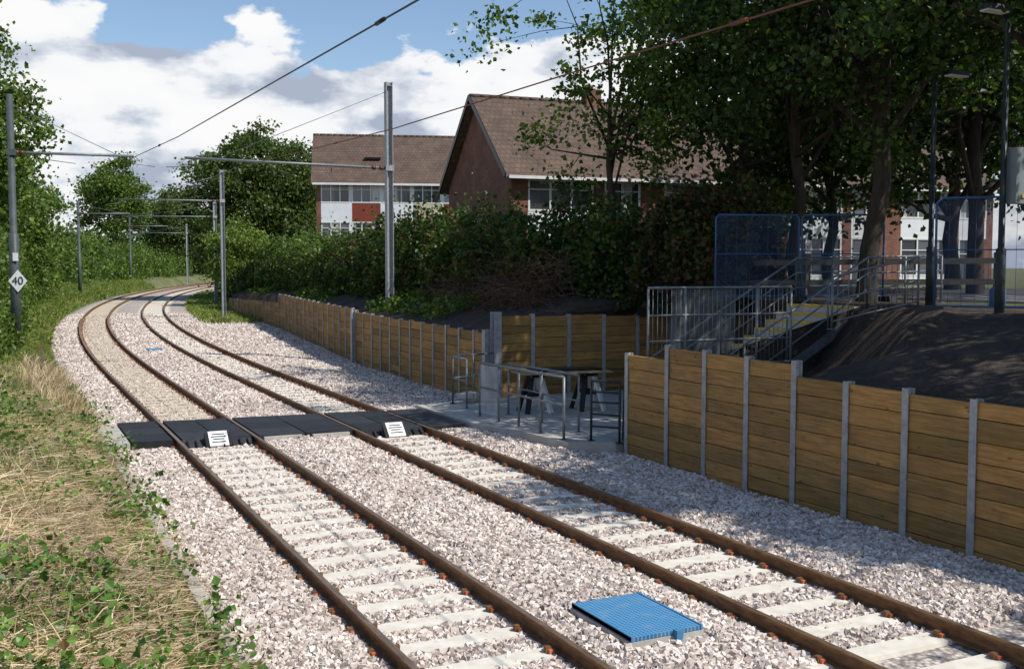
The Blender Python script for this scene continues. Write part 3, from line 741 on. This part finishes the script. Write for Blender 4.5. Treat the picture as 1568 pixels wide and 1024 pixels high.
def treeline(name,blobs,lsize,mat,per=55,sig=.8):
    Ps=[]
    for (x,y,z,rx,ry,rz,n) in blobs:
        cl=crown_clusters((x,y,z),(rx,ry,rz),n,.55,-.9)
        Ps.append((cl[:,None,:]+rng.normal(size=(len(cl),per,3))*sig*min(1,rz/4)).reshape(-1,3))
    return add_leaves(name,np.concatenate(Ps),lsize,mat,up=.3)
bl=[]
for y in np.arange(84,178,7.):
    x=float(tx(y))-3.5-rng.uniform(0,2.5); bl.append((x,y,1.4+rng.uniform(.4,1.6),2.8,4.5,rng.uniform(2.2,4.8),55))
treeline('hedgerow_left_bank',bl,.34,m_leaf_mid,50,.6)
bl=[]
for x in np.arange(-16,75,6.5):
    bl.append((x,214+rng.uniform(-8,8)-x*.25,3.5+rng.uniform(0,1.5),5.5,5,rng.uniform(4,9),60))
for x in np.arange(-60,140,12.): bl.append((x,270,4,9,6,rng.uniform(7,10),60))
treeline('distant_treeline',bl,.7,m_leaf_far,50,1.2)
bl=[]
for y in np.arange(100,160,7.):
    x=float(tx(y))+14.5+rng.uniform(0,2); bl.append((x,y,1.6,3.2,4.2,rng.uniform(2.6,4),55))
for (x,y,s) in ((22,88,3.2),(24,92,4),(19.5,90,3)): bl.append((x,y,2.8,s,s,s*.9,60))
treeline('bushes_right_bank',bl,.32,m_leaf_far,50,.6)

def hedge(name,pts,hh,width,z0,n,lsize,mat):
    e=empty(name); pts=np.array(pts,float); seg=np.linalg.norm(np.diff(pts,axis=0),axis=1); cum=np.concatenate([[0],np.cumsum(seg)]); L=cum[-1]
    t=rng.random(n)*L
    def at(t):
        x=np.interp(t,cum,pts[:,0]);y=np.interp(t,cum,pts[:,1]); return x,y
    x,y=at(t); x2,y2=at(np.clip(t+.5,0,L)); x1,y1=at(np.clip(t-.5,0,L)); dx,dy=x2-x1,y2-y1; q=np.hypot(dx,dy); nx,ny=dy/q,-dx/q
    H=np.interp(t,cum,hh)*(1+.12*np.sin(t*1.3)+.10*np.sin(t*3.1+1)+.07*np.sin(t*7.3)); Z0=np.interp(t,cum,z0)
    a=rng.random(n)*math.pi
    wv=width/2*(1+.2*np.sin(t*2.1+a*2)+.14*np.sin(t*5.3-a*3)+.08*np.sin(t*11+a*7))
    ca=np.cos(a);sa=np.sin(a)
    off=np.sign(ca)*np.abs(ca)**.55*wv; zz=Z0+np.abs(sa)**.7*H*rng.choice([1,1,.8,.5,.3,.15],n)**.5
    dep=1-np.abs(rng.normal(0,.12,n))+np.where(rng.random(n)<.10,rng.random(n)*.24,0)
    Pn=np.stack([x+nx*off*dep,y+ny*off*dep,Z0+(zz-Z0)*dep+.02],1)
    add_leaves('leaves',Pn,lsize,mat,e,up=.2)
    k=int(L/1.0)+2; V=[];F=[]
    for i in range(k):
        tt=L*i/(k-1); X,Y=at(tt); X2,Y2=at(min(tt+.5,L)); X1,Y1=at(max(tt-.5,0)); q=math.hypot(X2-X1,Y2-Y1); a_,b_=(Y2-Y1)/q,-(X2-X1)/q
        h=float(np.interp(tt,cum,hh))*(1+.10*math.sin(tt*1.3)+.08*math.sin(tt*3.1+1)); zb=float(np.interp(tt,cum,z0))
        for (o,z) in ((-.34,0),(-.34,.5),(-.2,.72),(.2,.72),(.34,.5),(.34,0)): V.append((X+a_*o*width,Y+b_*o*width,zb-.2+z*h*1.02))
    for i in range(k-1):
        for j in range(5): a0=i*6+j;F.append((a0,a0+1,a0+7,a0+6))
    fast_mesh('shade_core',V,F,m_core,e)  # solid dark core added to stand for the shaded hedge interior
hp=[(17.6,21.4),(15.9,25.5),(15.0,30),(14.7,38),(15.5,48),(16.8,60),(17.2,78)]
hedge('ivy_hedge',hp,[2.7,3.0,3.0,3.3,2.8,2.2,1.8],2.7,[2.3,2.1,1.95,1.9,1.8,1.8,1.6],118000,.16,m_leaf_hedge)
hedge('russet_climber_hedge',[(17.3,20.9),(16.0,23.9)],[2.7,2.9],2.3,[2.35,2.2],10000,.14,m_leaf_red)
hedge('garden_hedge',[(16.2,52),(17.5,66),(18,76)],[2.8,3.2,2.8],3.0,[1.8,1.7,1.6],22000,.22,m_leaf_mid)
hedge('left_lineside_hedge',[(-2.0,40),(-1.2,52),(-.5,66),(1.2,80)],[3.5,4.5,5,4.5],3.0,[.9,.9,.9,.9],34000,.2,m_leaf_mid)
hedge('left_low_shrubs',[(-.9,30),(-.3,38),(.1,50),(.6,66),(3,84)],[.8,1.4,2.0,2.2,2.2],1.6,[.7,.7,.7,.8,1],20000,.14,m_leaf_mid)

def strips(name,base,dirs,length,width,mat,bend=.3,flat=False,rnd=None):
    n=len(base); L=length[:,None]; d=dirs/np.linalg.norm(dirs,axis=1)[:,None]
    side=np.cross(d,(np.array([0,0,1.])+rng.normal(0,.35,(n,3))) if flat else rng.normal(size=(n,3))); side/=np.linalg.norm(side,axis=1)[:,None]; w=width[:,None] if hasattr(width,'__len__') else width
    mid=base+d*L*.55; tip=base+d*L+np.stack([rng.normal(0,.1,n)*length,rng.normal(0,.1,n)*length,-bend*length],1)*1.0
    V=np.stack([base-side*w,base+side*w,mid+side*w*.8,mid-side*w*.8,tip+side*w*.15,tip-side*w*.15],1).reshape(-1,3)
    o=(np.arange(n)*6)[:,None]
    F=np.concatenate([o+np.array([0,1,2,3]),o+np.array([3,2,4,5])],0)
    return fast_mesh(name,V,F,mat,rnd=np.repeat(rng.random(n) if rnd is None else rnd,6))
m_twig=leafmat('dead_twig',[(0,(.05,.03,.022)),(.5,(.12,.07,.045)),(1,(.26,.16,.11))],.05,.8)
n=2300; y=24.8+rng.random(n)*8; x=WX(y)+1.6+rng.random(n)*1.3
base=np.stack([x,y,1.85+rng.random(n)*2.1*np.clip((x-WX(y)-1)/2,.15,1)],1)
strips('dead_branch_pile',base,rng.normal(size=(n,3))*np.array([1,1,.7])+np.array([-.3,-.2,.1]),rng.uniform(.4,1.5,n),.008,m_twig,.15)
n=9000; y=rng.uniform(25,76,n); x=WX(y)+rng.uniform(.25,1.9,n)
pat=(np.sin(y*1.1)+np.sin(y*.37+2)>.1); x,y=x[pat],y[pat]
add_leaves('mound_weeds',np.stack([x,y,1.62+(x-WX(y))*.33+rng.random(len(x))*.45*np.abs(np.sin(y*1.7))-np.clip(y-57,0,40)*.02],1),.15,m_leaf_mid,up=.6)

# ------------------------------------------------------------------ left bank vegetation
def bankz(x,y): return np.interp(x-tx(y),lx,lz)+tz(y)
def patch(x,y,s,ph): return np.sin(x*s+ph)*np.cos(y*s*.7+ph*2)+.6*np.sin(y*s*1.9+x*s+ph)
n=80000; y=4.8+rng.random(n)**1.35*24; x=rng.uniform(-1.6,1.66,n)
strips('dry_cut_grass',np.stack([x,y,bankz(x,y)+rng.random(n)*.13],1),rng.normal(size=(n,3))*np.array([1,1,.2])+np.array([.25,-.1,.03]),rng.uniform(.12,.55,n),rng.uniform(.003,.0065,n),m_straw,.08,flat=True)
n=60000; y=4.8+rng.random(n)**1.2*46; x=rng.uniform(-2.0,1.6,n)+tx(y)
g=rng.random(n); k=((y>=14.5)&(patch(x,y,1.3,2.0)>-.2)&(g<.8))|((y>19)&(g<.8))|((patch(x,y,1.6,2.0)>.75)&(y<14.5))|(g<.03); x,y=x[k],y[k]; n=len(x)
strips('grass_verge',np.stack([x,y,bankz(x,y)],1),rng.normal(size=(n,3))*np.array([.5,.5,.1])+np.array([.15,0,.9]),rng.uniform(.12,.40,n),rng.uniform(.004,.009,n)*(1+y/30),m_grass,.35)
n=3200; y=rng.uniform(23,32,n); x=rng.normal(1.1,.28,n)
strips('dry_reeds',np.stack([x,y,bankz(x,y)],1),rng.normal(size=(n,3))*np.array([.25,.25,.05])+np.array([.1,0,.95]),rng.uniform(.3,.8,n),rng.uniform(.006,.01,n),m_straw,.2)
n=26000; y=48+rng.random(n)*90; x=tx(y)+rng.uniform(-2.5,1.7,n)
strips('grass_verge',np.stack([x,y,bankz(x,y)],1),rng.normal(size=(n,3))*np.array([.5,.5,.1])+np.array([0,0,.9]),rng.uniform(.2,.6,n),rng.uniform(.02,.04,n),m_grass,.3)
n=9000; y=62+rng.random(n)*58; x=tx(y)+rng.uniform(9.6,13,n)
strips('grass_verge',np.stack([x,y,tz(y)-.2+0*x],1),rng.normal(size=(n,3))*np.array([.5,.5,.1])+np.array([0,0,.9]),rng.uniform(.2,.6,n),rng.uniform(.02,.04,n),m_grass,.3)
cy=4.8+rng.random(700)**1.25*22; cx=rng.uniform(-1.6,1.75,700); g=rng.random(700)
k=((patch(cx,cy,1.2,4.4)>.55)&(g<.7))|((cx>1.15)&(g<.45))|(g<.05)|((cy<8.3)&(g<.6))|((cy>15)&(cy<21)&(g<.4)); cx,cy=cx[k],cy[k]
h=rng.uniform(.05,.32,len(cx))
Pn=(np.stack([cx,cy,bankz(cx,cy)+h],1)[:,None,:]+rng.normal(size=(len(cx),44,3))*np.array([.16,.16,.07])).reshape(-1,3)
Pn[:,2]=np.maximum(Pn[:,2],bankz(Pn[:,0],Pn[:,1])+.02)
add_leaves('ivy_and_bramble',Pn,.072,m_ivy,up=1.0,wr=.48)
st=[]
for (x,y) in ((1.75,18.2),(1.7,15.5),(1.6,11.5),(1.7,21.5),(1.55,9.0),(1.6,13.4),(1.5,26)):
    for k in range(26): st.append((x+rng.normal(0,.09)+.004*k,y+rng.normal(0,.16),-.02+rng.random()*.62))
add_leaves('bramble_shoots',np.array(st),.09,m_ivy,up=.5,wr=.45)
e=MB(); e.box((.95,30.5,.75),(.09,.09,.9)); e.build('timber_marker_post',m_oldwood)

# ------------------------------------------------------------------ sun and sky
el=math.radians(50); az=math.radians(138.5)
S=Vector((math.sin(az)*math.cos(el),math.cos(az)*math.cos(el),math.sin(el)))
sd=bpy.data.lights.new('sun','SUN'); sd.energy=5.0; sd.angle=math.radians(.5); sd.color=(1,.955,.89)
so=bpy.data.objects.new('sun',sd); sc.collection.objects.link(so); so.rotation_euler=S.to_track_quat('Z','Y').to_euler(); so.location=(30,-30,40)
w=bpy.data.worlds.new('World'); sc.world=w; w.use_nodes=True; nt=w.node_tree; N=nt.nodes; L=nt.links
bg=N['Background']; sky=N.new('ShaderNodeTexSky'); sky.sky_type='NISHITA'; sky.sun_disc=False; sky.sun_elevation=el; sky.sun_rotation=az; sky.air_density=1.0; sky.dust_density=.1; sky.ozone_density=2.0
L.new(sky.outputs[0],bg.inputs[0]); bg.inputs[1].default_value=.135
tc=N.new('ShaderNodeTexCoord')
def mp(off,scale):
    m=N.new('ShaderNodeMapping'); m.inputs['Location'].default_value=off; m.inputs['Scale'].default_value=scale; L.new(tc.outputs['Generated'],m.inputs[0]); return m.outputs[0]
CS=(3.2,3.2,6.5)
n1=noise(nt,mp((1.7,.4,0),CS),2.0,12,.56); n2=noise(nt,mp((1.7-.08,.4+.05,-.15),CS),2.0,6,.5)
sp=N.new('ShaderNodeSeparateXYZ'); L.new(tc.outputs['Generated'],sp.inputs[0])
mr=N.new('ShaderNodeMapRange'); L.new(sp.outputs[2],mr.inputs[0]); mr.inputs[1].default_value=.13; mr.inputs[2].default_value=.27; mr.inputs[3].default_value=.25; mr.inputs[4].default_value=-.22
dens=math_(nt,'ADD',n1,mr.outputs[0])
cov=ramp(nt,dens,[(.475,(0,0,0)),(.515,(1,1,1))])
sh=math_(nt,'MULTIPLY_ADD',math_(nt,'SUBTRACT',n1,n2),4.2,.62,clamp=True)
cc=ramp(nt,sh,[(.12,(.42,.48,.60)),(.40,(.70,.75,.83)),(.62,(.95,.96,.98)),(1,(1,1,1))])
bg2=N.new('ShaderNodeBackground'); L.new(cc,bg2.inputs[0]); bg2.inputs[1].default_value=.97
mx=N.new('ShaderNodeMixShader'); L.new(cov,mx.inputs[0]); L.new(bg.outputs[0],mx.inputs[1]); L.new(bg2.outputs[0],mx.inputs[2]); L.new(mx.outputs[0],N['World Output'].inputs[0])

# ------------------------------------------------------------------ camera
cd=bpy.data.cameras.new('camera'); co=bpy.data.objects.new('camera',cd); sc.collection.objects.link(co); sc.camera=co
cd.sensor_width=36; cd.lens=36.73; cd.clip_end=6000; cd.clip_start=.1
co.location=(0,0,3.28); co.rotation_euler=(math.radians(90-3.65),0,math.radians(-26.1))
